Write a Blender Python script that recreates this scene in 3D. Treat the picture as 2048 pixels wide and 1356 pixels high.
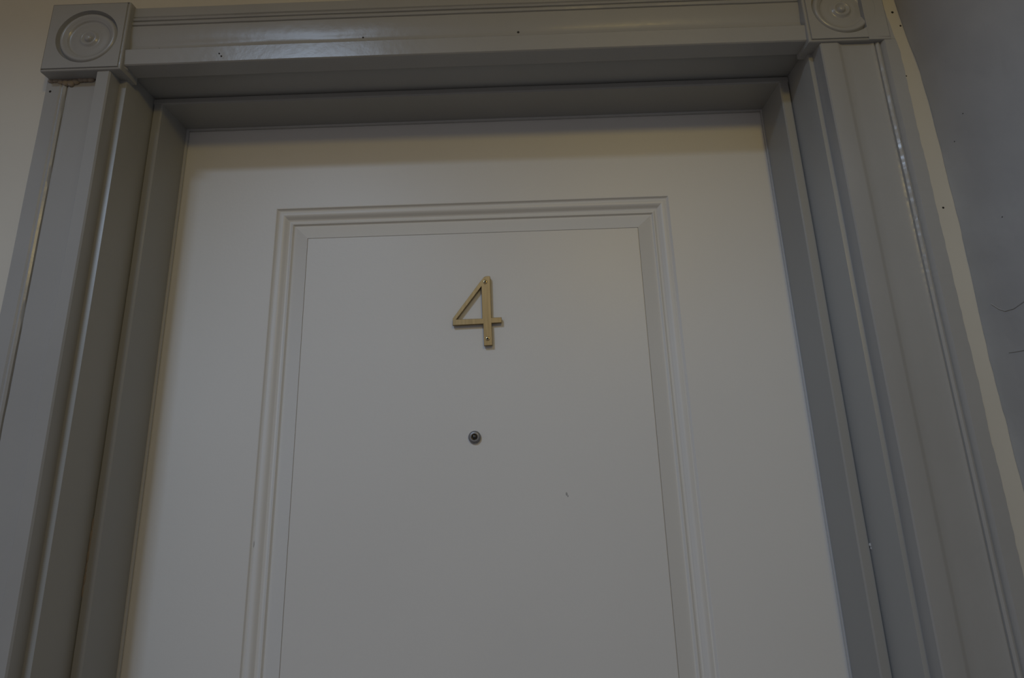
import bpy, bmesh, math, random
from mathutils import Vector, Matrix, noise
from mathutils.geometry import tessellate_polygon

random.seed(7)
S = bpy.context.scene
for o in list(bpy.data.objects):
    bpy.data.objects.remove(o)

# ------------------------------------------------------------------ camera
# world: X right, Y into the wall, Z up; door face at Y = 0, top of the visible door leaf at Z = ZT
ZT = 2.03
CAM = (0.05343165, -0.71671896, -0.51424532, -0.00793261, 0.23932903, -0.03006982, 1080.0)
cy_, sy_ = math.cos(CAM[3]), math.sin(CAM[3])
fw = Vector((sy_ * math.cos(CAM[4]), cy_ * math.cos(CAM[4]), math.sin(CAM[4])))
rt = Vector((cy_, -sy_, 0)); up = rt.cross(fw)
r2 = rt * math.cos(CAM[5]) + up * math.sin(CAM[5])
u2 = -rt * math.sin(CAM[5]) + up * math.cos(CAM[5])
cd = bpy.data.cameras.new('camera'); cam = bpy.data.objects.new('camera', cd)
S.collection.objects.link(cam)
m = Matrix((r2, u2, -fw)).transposed().to_4x4()
m.translation = Vector((CAM[0], CAM[1], CAM[2] + ZT))
cam.matrix_world = m
cd.sensor_fit = 'HORIZONTAL'; cd.sensor_width = 36.0; cd.lens = CAM[6] / 2048 * 36.0
cd.clip_start = 0.02
S.camera = cam

# ------------------------------------------------------------------ light and exposure
S.view_settings.view_transform = 'Standard'
S.view_settings.look = 'None'
S.view_settings.gamma = 1.0
S.view_settings.use_curve_mapping = False
S.view_settings.exposure = 0.0

w = bpy.data.worlds.new('stairwell_ambient'); S.world = w; w.use_nodes = True
bg = w.node_tree.nodes['Background']
bg.inputs[0].default_value = (1.0, 0.922, 0.925, 1); bg.inputs[1].default_value = 0.196

def aim(o, target):
    d = Vector(target) - o.location
    o.rotation_euler = d.to_track_quat('-Z', 'Y').to_euler()

def area(name, loc, target, power, color, sx, sy, spread=180, shape='RECTANGLE'):
    l = bpy.data.lights.new(name, 'AREA'); l.energy = power; l.color = color
    l.shape = shape; l.size = sx; l.size_y = sy; l.spread = math.radians(spread)
    o = bpy.data.objects.new(name, l); S.collection.objects.link(o)
    o.location = loc; aim(o, target); return o

# daylight of a small high window up the stairwell, to the left behind the camera
area('stair_window_daylight', (-1.01, -2.25, ZT + 1.42), (-0.1, 0, ZT - 0.5), 22.2, (0.572, 0.742, 1.0), 0.50, 0.42)
# warm hallway lamp, to the right behind the camera
area('hall_lamp', (0.50, -1.60, ZT + 0.40), (0.1, 0, ZT - 0.2), 2.55, (1.0, 0.728, 0.185), 0.16, 0.16, 180, 'DISK')

# ------------------------------------------------------------------ materials
def mat(name, col, rough=0.45, metal=0.0, spec=0.5, bump=0.0, bscale=60.0, var=0.04, vscale=6.0, bump2=0.0, stretch=None):
    M = bpy.data.materials.new(name); M.use_nodes = True
    nt = M.node_tree; N = nt.nodes; L = nt.links
    b = N['Principled BSDF']
    b.inputs['Roughness'].default_value = rough
    b.inputs['Metallic'].default_value = metal
    b.inputs['Specular IOR Level'].default_value = spec
    tc = N.new('ShaderNodeTexCoord'); mp = N.new('ShaderNodeMapping')
    L.new(tc.outputs['Object'], mp.inputs['Vector'])
    if stretch: mp.inputs['Scale'].default_value = stretch
    n1 = N.new('ShaderNodeTexNoise'); n1.inputs['Scale'].default_value = vscale
    n1.inputs['Detail'].default_value = 4
    L.new(mp.outputs['Vector'], n1.inputs['Vector'])
    r = N.new('ShaderNodeValToRGB')
    r.color_ramp.elements[0].position = 0.3; r.color_ramp.elements[1].position = 0.7
    r.color_ramp.elements[0].color = tuple(c * (1 - var) for c in col) + (1,)
    r.color_ramp.elements[1].color = tuple(min(1, c * (1 + var)) for c in col) + (1,)
    L.new(n1.outputs['Fac'], r.inputs['Fac']); L.new(r.outputs['Color'], b.inputs['Base Color'])
    if bump:
        n2 = N.new('ShaderNodeTexNoise'); n2.inputs['Scale'].default_value = bscale
        n2.inputs['Detail'].default_value = 3
        L.new(mp.outputs['Vector'], n2.inputs['Vector'])
        bp = N.new('ShaderNodeBump'); bp.inputs['Strength'].default_value = bump
        bp.inputs['Distance'].default_value = 0.002
        L.new(n2.outputs['Fac'], bp.inputs['Height']); L.new(bp.outputs['Normal'], b.inputs['Normal'])
    return M

M_door = mat('door_off_white_paint', (0.68, 0.672, 0.645), 0.42, bump=0.05, bscale=220, var=0.012)
M_trim = mat('trim_grey_gloss_paint', (0.335, 0.332, 0.32), 0.26, bump=0.10, bscale=90, var=0.03, vscale=9)
M_frame = mat('frame_grey_paint', (0.32, 0.32, 0.308), 0.36, bump=0.06, bscale=110, var=0.03)
M_lip = mat('frame_pale_edge', (0.50, 0.50, 0.49), 0.35, var=0.03)
M_wall = mat('wall_cream_paint', (0.56, 0.53, 0.46), 0.6, bump=0.15, bscale=35, var=0.03)
M_side = mat('side_wall_grey_paint', (0.46, 0.455, 0.445), 0.42, bump=0.5, bscale=28, var=0.05, vscale=5)
M_brass = mat('aged_brass', (0.36, 0.275, 0.145), 0.42, metal=0.85, var=0.12, vscale=120, stretch=(3, 3, 0.25))
M_brass_edge = mat('bright_brass_screw', (0.62, 0.50, 0.28), 0.28, metal=1.0, var=0.05)
M_dark = mat('dark_recess', (0.012, 0.011, 0.010), 0.6, var=0.2)
M_steel = mat('dull_grey_steel', (0.27, 0.27, 0.275), 0.42, metal=0.6, var=0.05)
M_lens = mat('black_lens_glass', (0.01, 0.01, 0.012), 0.06, spec=0.8, var=0.1)
M_caulk = mat('brown_old_caulk', (0.25, 0.205, 0.155), 0.6, bump=0.4, bscale=150, var=0.12, vscale=60)
M_scuff = mat('scuff_grey', (0.36, 0.355, 0.34), 0.7, var=0.1)
M_hole = mat('nail_hole_black', (0.02, 0.017, 0.014), 0.8, var=0.2)
M_floor = mat('floor_brown_tile', (0.20, 0.17, 0.14), 0.5, var=0.15)

# ------------------------------------------------------------------ helpers
def link(name, me, M, parent=None, smooth=None):
    o = bpy.data.objects.new(name, me); S.collection.objects.link(o)
    me.materials.append(M)
    if parent: o.parent = parent
    if smooth is not None:
        for p in me.polygons: p.use_smooth = True
        try:
            me.set_sharp_from_angle(angle=math.radians(smooth))
        except Exception:
            pass
    return o

def mesh(name, verts, faces):
    me = bpy.data.meshes.new(name); me.from_pydata([tuple(v) for v in verts], [], faces)
    bm = bmesh.new(); bm.from_mesh(me); bmesh.ops.recalc_face_normals(bm, faces=bm.faces)
    bm.to_mesh(me); bm.free(); me.update(); return me

def tag(o, label, cat, kind='structure', group=None):
    o['label'] = label; o['category'] = cat
    if kind: o['kind'] = kind
    if group: o['group'] = group
    return o

def empty(name, loc=(0, 0, 0)):
    o = bpy.data.objects.new(name, None); S.collection.objects.link(o); o.location = loc
    o.empty_display_size = 0.1; return o

def box(name, x0, x1, y0, y1, z0, z1, M, parent=None, bev=0.0):
    v = [(x, y, z) for x in (x0, x1) for y in (y0, y1) for z in (z0, z1)]
    f = [(0, 1, 3, 2), (4, 6, 7, 5), (0, 4, 5, 1), (2, 3, 7, 6), (0, 2, 6, 4), (1, 5, 7, 3)]
    me = mesh(name, v, f)
    if bev:
        bm = bmesh.new(); bm.from_mesh(me)
        bmesh.ops.bevel(bm, geom=bm.edges[:], offset=bev, segments=2, affect='EDGES', profile=0.5)
        bm.to_mesh(me); bm.free()
    return link(name, me, M, parent, 40 if bev else None)

def sweep(name, prof, axis, a0, a1, M, parent=None, seg=1, wob=None, smooth=32):
    """closed profile swept along Z ((x, y) points) or X ((z, y) points); wob(i, s, u, y) nudges point i"""
    n = len(prof); V = []
    for k in range(seg + 1):
        s = a0 + (a1 - a0) * k / seg
        for i, (u, y) in enumerate(prof):
            if wob: u, y = wob(i, s, u, y)
            V.append((u, y, s) if axis == 'Z' else (s, y, u))
    F = []
    for k in range(seg):
        for i in range(n):
            j = (i + 1) % n
            F.append((k * n + i, k * n + j, (k + 1) * n + j, (k + 1) * n + i))
    F.append(tuple(range(n))); F.append(tuple(seg * n + i for i in range(n)))
    return link(name, mesh(name, V, F), M, parent, smooth)

def lathe(name, prof, cx, cz, y0, M, parent=None, seg=56, xcut=None, smooth=40, cap=True):
    """profile of (radius, depth toward the viewer) turned about the Y axis"""
    V = []; F = []; n = len(prof)
    for k in range(seg):
        a = 2 * math.pi * k / seg
        for (r, d) in prof:
            V.append((cx + r * math.cos(a), y0 - d, cz + r * math.sin(a)))
    for k in range(seg):
        k2 = (k + 1) % seg
        for i in range(n - 1):
            F.append((k * n + i, k * n + i + 1, k2 * n + i + 1, k2 * n + i))
    if cap:
        c = len(V); V.append((cx, y0 - prof[-1][1], cz))
        for k in range(seg):
            F.append((k * n + n - 1, c, ((k + 1) % seg) * n + n - 1))
    return link(name, mesh(name, V, F), M, parent, smooth)

def blob(name, pts, M, parent, seg=12):
    """several squashed lumps as one mesh; pts of (x, y, z, rx, ry, rz)"""
    bm = bmesh.new()
    for (x, y, z, rx, ry, rz) in pts:
        g = bmesh.ops.create_uvsphere(bm, u_segments=seg, v_segments=8, radius=1)
        for v in g['verts']:
            k = 1 + 0.22 * noise.noise(v.co * 1.7 + Vector((x * 300, y * 300, z * 300)))
            v.co = Vector((x + v.co.x * rx * k, y + v.co.y * ry * k, z + v.co.z * rz * k))
    me = bpy.data.meshes.new(name); bm.to_mesh(me); bm.free()
    return link(name, me, M, parent, 80)

def nz(*a): return noise.noise(Vector(a))

# ------------------------------------------------------------------ setting
WD = 0.107                      # wall face stands this far in front of the door face
XC = 0.5915                      # corner with the side wall
HT = 0.0                        # floor
# front wall with its opening: left, right and top pieces of one mesh
wy0, wy1 = -WD, 0.10
ol, orr, oz = -0.475, 0.475, ZT + 0.035
wx0, wx1, wz1 = -2.2, XC + 0.12, ZT + 0.95
V = []; F = []
for y in (wy0, wy1):
    V += [(wx0, y, 0), (ol, y, 0), (ol, y, oz), (orr, y, oz), (orr, y, 0), (wx1, y, 0), (wx1, y, wz1), (orr, y, wz1), (ol, y, wz1), (wx0, y, wz1), (wx0, y, oz), (wx1, y, oz)]
for b in (0, 12):
    F += [(b + 0, b + 1, b + 2, b + 10), (b + 10, b + 2, b + 8, b + 9), (b + 2, b + 3, b + 7, b + 8), (b + 3, b + 11, b + 6, b + 7), (b + 4, b + 5, b + 11, b + 3)]
for a, c in ((0, 1), (1, 2), (2, 3), (3, 4), (4, 5), (5, 11), (11, 6), (6, 7), (7, 8), (8, 9), (9, 10), (10, 0)):
    F.append((a, c, c + 12, a + 12))
wf = link('wall_front', mesh('wall_front', V, F), M_wall)
tag(wf, 'cream painted plaster wall around the grey door trim', 'wall')

# side wall: uneven old plaster, its painted edge wandering along the corner
ny, nzs = 40, 360
V = []; F = []
y0s, y1s = -WD - 0.0005, -1.45
for i in range(ny + 1):
    t = i / ny; y = y0s + (y1s - y0s) * t ** 1.6
    for k in range(nzs + 1):
        z = (ZT + 0.95) * k / nzs
        fine = max(0.0, (z - 1.0)) > 0
        dx = 0.004 * nz(y * 6, z * 5, 1.3) + 0.0016 * nz(y * 19, z * 17, 4.1)
        edge = math.exp(-t * 30)
        dx += edge * (0.0012 * nz(0.3, z * 9, 7.7) + 0.0009 * nz(0.2, z * 60, 2.2)) - 0.11 * max(0.0, min(0.16, z - ZT + 0.02))
        V.append((XC + dx, y, z))
for i in range(ny):
    for k in range(nzs):
        a = i * (nzs + 1) + k; F.append((a, a + 1, a + nzs + 2, a + nzs + 1))
n0 = len(V)
V += [(XC + 0.12, y0s, 0), (XC + 0.12, y0s, ZT + 0.95), (XC + 0.12, y1s, 0), (XC + 0.12, y1s, ZT + 0.95)]
e0 = ny * (nzs + 1)
F += [tuple([e0 + k for k in range(nzs + 1)] + [n0 + 3, n0 + 2]), (n0, n0 + 1, n0 + 3, n0 + 2),
      tuple([k for k in range(nzs + 1)] + [n0 + 1, n0]),
      tuple([i * (nzs + 1) for i in range(ny + 1)] + [n0 + 2, n0]), tuple([i * (nzs + 1) + nzs for i in range(ny + 1)] + [n0 + 3, n0 + 1])]
ws = link('wall_right', mesh('wall_right', V, F), M_side, None, 60)
tag(ws, 'uneven grey painted plaster side wall meeting the cream strip', 'wall')

fl = box('floor', -2.2, 1.6, -3.4, 0.10, -0.08, 0.0, M_floor)
tag(fl, 'dark brown hallway floor in front of the door', 'floor')

# ceiling over the landing; beyond its edge the stairwell is open to the high window
ce = box('ceiling', -2.2, XC + 0.12, -1.07, -WD, ZT + 0.60, ZT + 0.72, M_wall)
tag(ce, 'cream landing ceiling above the door', 'ceiling')

# ------------------------------------------------------------------ door leaf
PX0, PX1 = -0.2905, 0.2812
panels = [(ZT - 1.25, ZT - 0.1320), (ZT - 1.86, ZT - 1.37)]
dx0, dx1, dz0, dz1 = -0.452, 0.452, 0.008, ZT + 0.012
xs = [dx0, PX0, PX1, dx1]
zs = [dz0, panels[1][0], panels[1][1], panels[0][0], panels[0][1], dz1]
V = []; F = []
for z in zs:
    for x in xs: V.append((x, 0, z))
for k in range(5):
    for i in range(3):
        if i == 1 and k in (1, 3): continue
        a = k * 4 + i; F.append((a, a + 1, a + 5, a + 4))
nb = len(V)
for z in zs:
    for x in xs: V.append((x, 0.044, z))
for k in range(5):
    for i in range(3):
        a = nb + k * 4 + i; F.append((a, a + 4, a + 5, a + 1))
for i in range(3):
    F.append((i, i + 1, nb + i + 1, nb + i)); F.append((20 + i, 20 + i + 1, nb + 21 + i, nb + 20 + i))
for k in range(5):
    F.append((k * 4, k * 4 + 4, nb + k * 4 + 4, nb + k * 4)); F.append((k * 4 + 3, k * 4 + 7, nb + k * 4 + 7, nb + k * 4 + 3))
door = link('door_1', mesh('door_1', V, F), M_door)
tag(door, 'off-white panelled apartment door with a brass number and peephole', 'door')

MOULD = [(0, 0), (.0008, .0004), (.0020, .0026), (.0034, .0042), (.0046, .0046), (.0060, .0036), (.0078, .0031), (.0095, .0032), (.0112, .0041), (.0130, .0062), (.0148, .0088),
         (.0165, .0108), (.0178, .0114), (.0192, .0107), (.0210, .0086), (.0224, .0075), (.0234, .0078), (.0242, .0098), (.0252, .0114), (.0262, .0118)]
MOULD = [(t, y * 0.763) for t, y in MOULD]
BEVEL = [(.0262, .0090), (.0473, .0024), (.0475, .0038), (.0484, .0038), (.0486, .0016)]
def rings(name, prof, x0, x1, z0, z1, M, parent, fill=False, smooth=30):
    V = []; F = []
    for (t, y) in prof:
        V += [(x0 + t, y, z0 + t), (x1 - t, y, z0 + t), (x1 - t, y, z1 - t), (x0 + t, y, z1 - t)]
    for k in range(len(prof) - 1):
        for i in range(4):
            j = (i + 1) % 4; F.append((k * 4 + i, k * 4 + j, k * 4 + 4 + j, k * 4 + 4 + i))
    if fill:
        e = (len(prof) - 1) * 4; F.append((e, e + 1, e + 2, e + 3))
    me = bpy.data.meshes.new(name); me.from_pydata(V, [], F); me.update()
    return link(name, me, M, parent, smooth)
for (z0, z1) in panels:
    rings('panel_moulding', MOULD, PX0, PX1, z0, z1, M_door, door)
    rings('raised_panel', BEVEL, PX0, PX1, z0, z1, M_door, door, True, 15)

# peephole in the upper panel
pcx, pcz = -0.0051, ZT - 0.470
pp = lathe('peephole', [(.0082, -.0016), (.0082, .0008), (.0078, .0016), (.0062, .0027), (.0052, .0030), (.0044, .0029), (.0039, .0022), (.0037, .0010)], pcx, pcz, 0, M_steel, door, 40, cap=False)
pp['label'] = 'small grey metal door viewer with a black lens'
lathe('lens', [(.0037, .0004), (.0030, .0012), (.0018, .0018), (.0007, .0020)], pcx, pcz, 0, M_lens, pp, 28)
lathe('lens_glint', [(.0037, .0012), (.0034, .0018), (.0030, .0014)], pcx, pcz, 0, M_brass_edge, pp, 28, cap=False)  # bright brass ring put in as the gold glint round the lens
# two small scuffs in the paint
blob('scuff', [(0.1115, 0.0016, ZT - 0.5450, 0.0012, 0.0003, 0.0022), (0.1130, 0.0016, ZT - 0.5475, 0.0008, 0.0003, 0.0014)], M_scuff, door)
blob('scuff', [(-0.2865, 0.0034, ZT - 0.5950, 0.0005, 0.0004, 0.0042)], M_scuff, door)

# ------------------------------------------------------------------ brass number
hn = empty('house_number', (0.0, -0.0002, ZT - 0.349))
tag(hn, 'flat aged brass numeral 4 screwed to the off-white door', 'house number', None)
OUT = [(-.0326, -.3087), (.0062, -.2562), (.0108, -.2506), (.0122, -.2495), (.0140, -.2490), (.0184, -.2490), (.0196, -.2494), (.0200, -.2506), (.0204, -.3094), (.0344, -.3094), (.0344, -.3169), (.0206, -.3173), (.0212, -.3482), (.0096, -.3487), (.0091, -.3179), (-.0328, -.3188)]
INN = [(.0073, -.2643), (.0079, -.3103), (-.0276, -.3104)]
def numeral(name, y0, y1, M, parent):
    P = OUT + INN; no = len(OUT); ni = len(INN)
    off = Vector(parent.location)
    V = [(x - off.x, y - off.y, z + ZT - off.z) for y in (y0, y1) for (x, z) in P]
    tris = tessellate_polygon([[Vector((x, z, 0)) for x, z in OUT], [Vector((x, z, 0)) for x, z in INN]])
    n = no + ni; F = []
    for t in tris:
        F.append(tuple(t)); F.append(tuple(n + q for q in reversed(t)))
    for i in range(no): F.append((i, (i + 1) % no, n + (i + 1) % no, n + i))
    for i in range(ni): F.append((no + i, no + (i + 1) % ni, n + no + (i + 1) % ni, n + no + i))
    me = mesh(name, V, F)
    bm = bmesh.new(); bm.from_mesh(me)
    bmesh.ops.dissolve_limit(bm, angle_limit=0.01, verts=bm.verts, edges=bm.edges)
    bmesh.ops.bevel(bm, geom=[e for e in bm.edges if e.calc_face_angle(0) > 0.6 and all(v.co.y < (y0 + y1) / 2 - off.y for v in e.verts)], offset=0.0005, segments=2, affect='EDGES', profile=0.5)
    bm.to_mesh(me); bm.free()
    return link(name, me, M, parent)
numeral('numeral_plate', -0.0052, -0.0006, M_brass, hn)
for (sx, sz) in ((.0127, -.2577), (.0148, -.3391)):
    sc = lathe('screw', [(.0030, -.0004), (.0030, .0003), (.0026, .0007), (.0016, .0008), (.0013, .0001)], sx, sz + ZT - hn.location.z, -0.0052 - hn.location.y, M_brass_edge, hn, 24, cap=False)
    lathe('screw_socket', [(.0014, .0000), (.0008, .00005)], sx, sz + ZT - hn.location.z, -0.0052 - hn.location.y, M_dark, sc, 12)

# ------------------------------------------------------------------ door frame: jambs and stops
fr = empty('trim_1', (0, 0, 0)); tag(fr, 'grey painted door frame with deep jambs and stops', 'door frame')
box('jamb', -0.474, -0.4480, -0.1135, 0.05, 0, ZT + 0.030, M_frame, fr, 0.0006)
box('jamb', 0.4465, 0.474, -0.1130, 0.05, 0, ZT + 0.030, M_frame, fr, 0.0006)
box('head_jamb', -0.4482, 0.4469, -0.1105, 0.05, ZT + 0.0128, ZT + 0.034, M_frame, fr, 0.0012)
def stop_wob(i, s, u, y): return (u + 0.0004 * nz(s * 7, i * 0.1, 3), y + 0.0003 * nz(s * 9, 5, i))
SL = [(-0.4470, -0.0595), (-0.4462, -0.0618), (-0.4366, -0.0622), (-0.4350, -0.0606), (-0.4352, -0.0045), (-0.4470, -0.0045)]
SR = [(0.4455, -0.0595), (0.4447, -0.0620), (0.4343, -0.0622), (0.4328, -0.0607), (0.4331, -0.0045), (0.4455, -0.0045)]
SHd = [(ZT + .0118, -.0590), (ZT + .0112, -.0618), (ZT + .0042, -.0624), (ZT + .0026, -.0606), (ZT + .0026, -.0045), (ZT + .0120, -.0045)]
sl = sweep('stop', SL, 'Z', 0, ZT + 0.0028, M_frame, fr, 60, stop_wob)
sr = sweep('stop', SR, 'Z', 0, ZT + 0.0028, M_frame, fr, 60, stop_wob)
sh = sweep('head_stop', SHd, 'X', -0.4475, 0.4460, M_frame, fr, 60, stop_wob)
# thin pale seal edge against the door leaf
box('seal', -0.4400, -0.4327, -0.0044, -0.0008, 0, ZT + 0.0012, M_lip, fr, 0.0005)
box('seal', 0.4318, 0.4400, -0.0044, -0.0008, 0, ZT + 0.0012, M_lip, fr, 0.0005)
box('head_seal', -0.4400, 0.4400, -0.0046, -0.0008, ZT + 0.0003, ZT + 0.0080, M_lip, fr, 0.0005)
# paint drips and lumps on the stop
blob('paint_drip', [(-0.4466, -0.0610, ZT - 0.560 - 0.012 * i, 0.0014 + 0.0006 * (i % 2), 0.0016, 0.008) for i in range(7)], M_caulk, sl)
blob('paint_lump', [(0.4462, -0.0622, ZT - 0.6075, 0.0014, 0.0012, 0.0022), (0.4465, -0.0622, ZT - 0.611, 0.0010, 0.0010, 0.0016)], M_lip, sr)

# ------------------------------------------------------------------ casings
ZB = ZT + 0.0035                # underside of the corner blocks
# left casing: outer flat, bead with a dark quirk, hollow middle, proud inner band
CL = [(-0.4570, -0.1060), (-0.4570, -0.1300), (-0.4584, -0.1318), (-0.4735, -0.1316), (-0.4760, -0.1290), (-0.4790, -0.1225), (-0.4815, -0.1180), (-0.4850, -0.1168), (-0.4950, -0.1166), (-0.5150, -0.1166),
      (-0.5190, -0.1166), (-0.5212, -0.1167), (-0.5224, -0.1163), (-0.5232, -0.1136), (-0.5242, -0.1170), (-0.5262, -0.1186), (-0.5288, -0.1180), (-0.5302, -0.1168), (-0.5320, -0.1180), (-0.5345, -0.1176), (-0.5500, -0.1176), (-0.5510, -0.1168), (-0.5510, -0.1060)]
def cl_wob(i, s, u, y):
    return (u + 0.0005 * nz(s * 6, 0.5, 2) + (0.0004 * nz(s * 40, i, 2) if 10 <= i <= 19 else 0), y + 0.0004 * nz(s * 11, i * .3, 9))
tl = sweep('trim_2', CL, 'Z', 0, ZB + 0.004, M_trim, None, 160, cl_wob)
tag(tl, 'grey moulded casing with a beaded edge beside the cream wall', 'trim')
# right casing: wider, worn glossy bead and a flat outer fillet
CR = [(0.4522, -0.1060), (0.4522, -0.1305), (0.4534, -0.1320), (0.4735, -0.1320), (0.4756, -0.1314), (0.4786, -0.1296), (0.4812, -0.1288), (0.4900, -0.1286), (0.5050, -0.1286), (0.5165, -0.1286),
      (0.5190, -0.1290), (0.5208, -0.1294), (0.5222, -0.1288), (0.5230, -0.1262), (0.5240, -0.1290), (0.5264, -0.1304), (0.5288, -0.1296), (0.5300, -0.1276), (0.5314, -0.1316), (0.5330, -0.1336), (0.5490, -0.1336), (0.5505, -0.1316), (0.5525, -0.1060)]
def lean(z): return -0.12 * max(0.0, min(0.16, z - ZT + 0.015))
def cr_wob(i, s, u, y):
    du = 0.0005 * nz(s * 6, 3.5, 2); dy = 0.0004 * nz(s * 11, i * .3, 19)
    if 10 <= i <= 19:
        wear = 1.0 if s > ZT - 0.36 else 0.35
        du += wear * 0.0003 * nz(s * 260, i * .7, 2); dy += wear * 0.00035 * nz(s * 330, i * .9, 5)
    if i >= 20: du += 0.0009 * nz(s * 14, 1.1, 1.7) + 0.0007 * nz(s * 90, 2.1, 3.7) + lean(s)
    return u + du, y + dy
trr = sweep('trim_3', CR, 'Z', 0, ZB + 0.004, M_trim, None, 900, cr_wob)
tag(trr, 'grey moulded casing with a worn glossy bead beside the side wall', 'trim')
# head casing: flat lower band, cove, slope, double bead, top fillet
HP = [(ZT + .0100, -.1060), (ZT + .0100, -.1284), (ZT + .0112, -.1298), (ZT + .0318, -.1314), (ZT + .0333, -.1304), (ZT + .0346, -.1284), (ZT + .0362, -.1262), (ZT + .0385, -.1246), (ZT + .0415, -.1238), (ZT + .0445, -.1239), (ZT + .0480, -.1245), (ZT + .0520, -.1252), (ZT + .0580, -.1258), (ZT + .0700, -.1264),
      (ZT + .0728, -.1264), (ZT + .0738, -.1240), (ZT + .0752, -.1266), (ZT + .0775, -.1276), (ZT + .0798, -.1266), (ZT + .0808, -.1238), (ZT + .0822, -.1266), (ZT + .0842, -.1276), (ZT + .0858, -.1266), (ZT + .0868, -.1246), (ZT + .0885, -.1264), (ZT + .1020, -.1264), (ZT + .1030, -.1254), (ZT + .1030, -.1060)]
def h_wob(i, s, u, y): return (u + 0.0006 * nz(s * 5, 0.5, 12) + 0.0002 * nz(s * 50, i * .4, 1), y + 0.0003 * nz(s * 14, i * .3, 29))
th = sweep('trim_4', HP, 'X', -0.4440, 0.4400, M_trim, None, 220, h_wob)
tag(th, 'grey moulded head casing spanning above the door', 'trim')

# ------------------------------------------------------------------ corner blocks with turned rosettes
BD = 0.1345; BR_ = 0.0405
def corner_block(name, x0, x1, label, cx, cz):
    z0, z1 = cz - 0.0520, cz + 0.0515
    # slab with a round hole in its front face and a bead worked along the lower and door-side edges
    V = []; F = []; n = 64
    ring = [(cx + BR_ * math.cos(2 * math.pi * k / n), -BD, cz + BR_ * math.sin(2 * math.pi * k / n)) for k in range(n)]
    sq = []
    e = 0.0045
    X0, X1, Z0, Z1 = x0 + (e if cx > 0 else 0.0008), x1 - (0.0008 if cx > 0 else e), z0 + e, z1 - 0.0008
    for k in range(n):
        a = 2 * math.pi * k / n; c, s_ = math.cos(a), math.sin(a)
        tx = (X1 - cx) / c if c > 1e-9 else ((X0 - cx) / c if c < -1e-9 else 1e9)
        tz = (Z1 - cz) / s_ if s_ > 1e-9 else ((Z0 - cz) / s_ if s_ < -1e-9 else 1e9)
        t = min(tx, tz); sq.append([cx + t * c, -BD, cz + t * s_])
    for (qx, qz) in ((X0, Z0), (X1, Z0), (X1, Z1), (X0, Z1)):
        k = min(range(n), key=lambda k: (sq[k][0] - qx) ** 2 + (sq[k][2] - qz) ** 2); sq[k] = [qx, -BD, qz]
    def scaled(off_y, gx0, gx1, gz0, gz1):
        return [(gx0 + (p[0] - X0) * (gx1 - gx0) / (X1 - X0), -BD + off_y, gz0 + (p[2] - Z0) * (gz1 - gz0) / (Z1 - Z0)) for p in sq]
    def edge(g, dy):     # loop lying g (0..1) of the way across the worked edge
        return scaled(dy, X0 + (x0 - X0) * g, X1 + (x1 - X1) * g, Z0 + (z0 - Z0) * g, Z1 + (z1 - Z1) * g)
    loops = [ring, [tuple(p) for p in sq], edge(0.12, 0.0016), edge(0.30, 0.0018), edge(0.42, 0.0006), edge(0.62, 0.0), edge(0.85, 0.0004), edge(1.0, 0.0016), edge(1.0, BD - 0.104)]
    for lp in loops: V += lp
    for k in range(len(loops) - 1):
        for i in range(n):
            j = (i + 1) % n; F.append((k * n + i, k * n + j, (k + 1) * n + j, (k + 1) * n + i))
    F.append(tuple((len(loops) - 1) * n + i for i in range(n)))
    b = link(name, mesh(name, V, F), M_trim, None, 25)
    tag(b, label, 'trim')
    R = [(BR_, 0.0), (.0402, -.0014), (.0398, -.0050), (.0388, -.0062), (.0376, -.0050), (.0362, -.0018), (.0345, -.0008), (.0325, -.0012), (.0305, -.0026), (.0292, -.0034), (.0280, -.0037), (.0274, -.0050),
         (.0262, -.0057), (.0230, -.0055), (.0190, -.0050), (.0160, -.0048), (.0138, -.0052), (.0122, -.0048), (.0108, -.0030), (.0094, -.0022), (.0080, -.0026), (.0064, -.0040), (.0056, -.0042), (.0050, -.0034), (.0042, -.0018), (.0026, -.0010), (.0010, -.0008)]
    lathe('rosette', R, cx, cz, -BD, M_trim, b, 72, smooth=60)
    return b
bl = corner_block('trim_5', -0.5460, -0.4425, 'grey corner block with a whole turned rosette next to cream wall', -0.4938, ZB + 0.0490)
br = corner_block('trim_6', 0.4375, 0.5410, 'grey corner block with a turned rosette cut off near the side wall', 0.4890, ZB + 0.0520)

# flat fillet board that covers the outer side of the block by the corner
def fb_wob(i, s, u, y): return (u + (0.0009 * nz(s * 14, 1.1, 1.7) + 0.0007 * nz(s * 90, 2.1, 3.7) + lean(s) if i in (2, 3) else 0.0003 * nz(s * 30, 3, 3)), y)
fb = sweep('filler_board', [(0.5130, -0.1060), (0.5134, -0.1347), (0.5490, -0.1339), (0.5525, -0.1060)], 'Z', ZB + 0.0005, ZB + 0.1045, M_trim, br, 160, fb_wob)

# old caulk, its brown also painted-in shade under the block, small lumps of paint
blob('caulk', [(-0.5445 + 0.0065 * i, -0.1175, ZB - 0.0042 - 0.004 * max(0, 1 - abs(i - 3.6) / 2.2), 0.0052, 0.0030, 0.0030 + 0.0034 * max(0, 1 - abs(i - 3.6) / 2.4)) for i in range(9)], M_caulk, tl)
# mitre gap dirt where casing, block and head meet
blob('caulk', [(-0.4475, -0.1285, ZT + 0.0075, 0.0035, 0.0045, 0.0030), (-0.4440, -0.1240, ZT + 0.0085, 0.0035, 0.0050, 0.0026)], M_frame, bl)
blob('caulk', [(0.4460, -0.1260, ZT + 0.0075, 0.0035, 0.0050, 0.0032)], M_frame, br)

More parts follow.
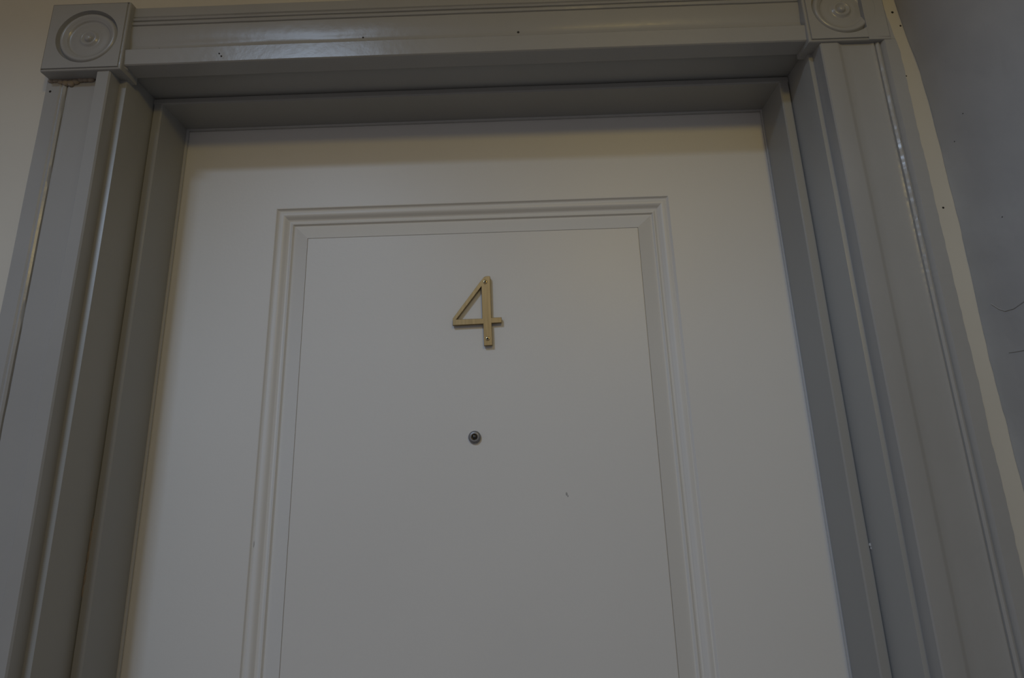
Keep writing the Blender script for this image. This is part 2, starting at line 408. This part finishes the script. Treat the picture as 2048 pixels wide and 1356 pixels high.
# nail holes and specks
def hole(parent, x, y, z, r, axis='Y'):
    bm = bmesh.new(); bmesh.ops.create_uvsphere(bm, u_segments=10, v_segments=6, radius=1)
    for v in bm.verts:
        c = v.co
        v.co = Vector((x + c.x * r, y + c.y * r * 0.35, z + c.z * r)) if axis == 'Y' else Vector((x + c.x * r * 0.35, y + c.y * r, z + c.z * r))
    me = bpy.data.meshes.new('nail_hole'); bm.to_mesh(me); bm.free()
    return link('nail_hole', me, M_hole, parent, 80)
for (x, z, y, r) in ((-0.135, .0447, -.1238, .0014), (0.069, .0440, -.1239, .0017), (-0.319, .0215, -.1308, .0011), (-0.316, .0175, -.1308, .0011), (-0.399, .0330, -.1300, .0009), (-0.261, .0970, -.1258, .0016), (-0.187, .0500, -.1236, .0012)):
    hole(th, x, y, ZT + z, r)
hole(tl, -0.5440, -0.1178, ZT - 0.0160, 0.0016)
for (x, z, r) in ((0.5735, .070, .0018), (0.5800, .048, .0014), (0.5720, -.030, .0011), (0.5790, -.218, .0014)):
    hole(wf, x, -WD, ZT + z, r)

# hairline crack across the side wall plaster
def tube(name, pts, r, M, parent, seg=6):
    V = []; F = []
    for k, p in enumerate(pts):
        for i in range(seg):
            a = 2 * math.pi * i / seg
            V.append((p[0] + r * 0.5 * math.cos(a), p[1], p[2] + r * math.sin(a)))
    for k in range(len(pts) - 1):
        for i in range(seg):
            j = (i + 1) % seg; F.append((k * seg + i, k * seg + j, (k + 1) * seg + j, (k + 1) * seg + i))
    return link(name, mesh(name, V, F), M, parent, 80)
def wall_x(y, z):
    return XC + 0.004 * nz(y * 6, z * 5, 1.3) + 0.0016 * nz(y * 19, z * 17, 4.1)
M_crack = mat('crack_grey', (0.33, 0.33, 0.325), 0.6, var=0.1)  # a grey somewhat darker than the side wall
for pts in ([(-.1264, -.3474), (-.1339, -.3556), (-.1403, -.3598), (-.1513, -.3603), (-.1616, -.3574), (-.19, -.350), (-.23, -.343)], [(-.1327, -.4047), (-.1416, -.4056), (-.1486, -.4060), (-.175, -.405)]):
    tube('crack', [(wall_x(y, z + ZT) - 0.0001, y, z + ZT) for y, z in pts], 0.0007, M_crack, ws)
for (y, z) in ((-.1281, -.1414), (-.1493, -.1180), (-.1637, -.2590), (-.1120, .0075)):
    hole(ws, wall_x(y, z + ZT), y, z + ZT, 0.0007, 'X')
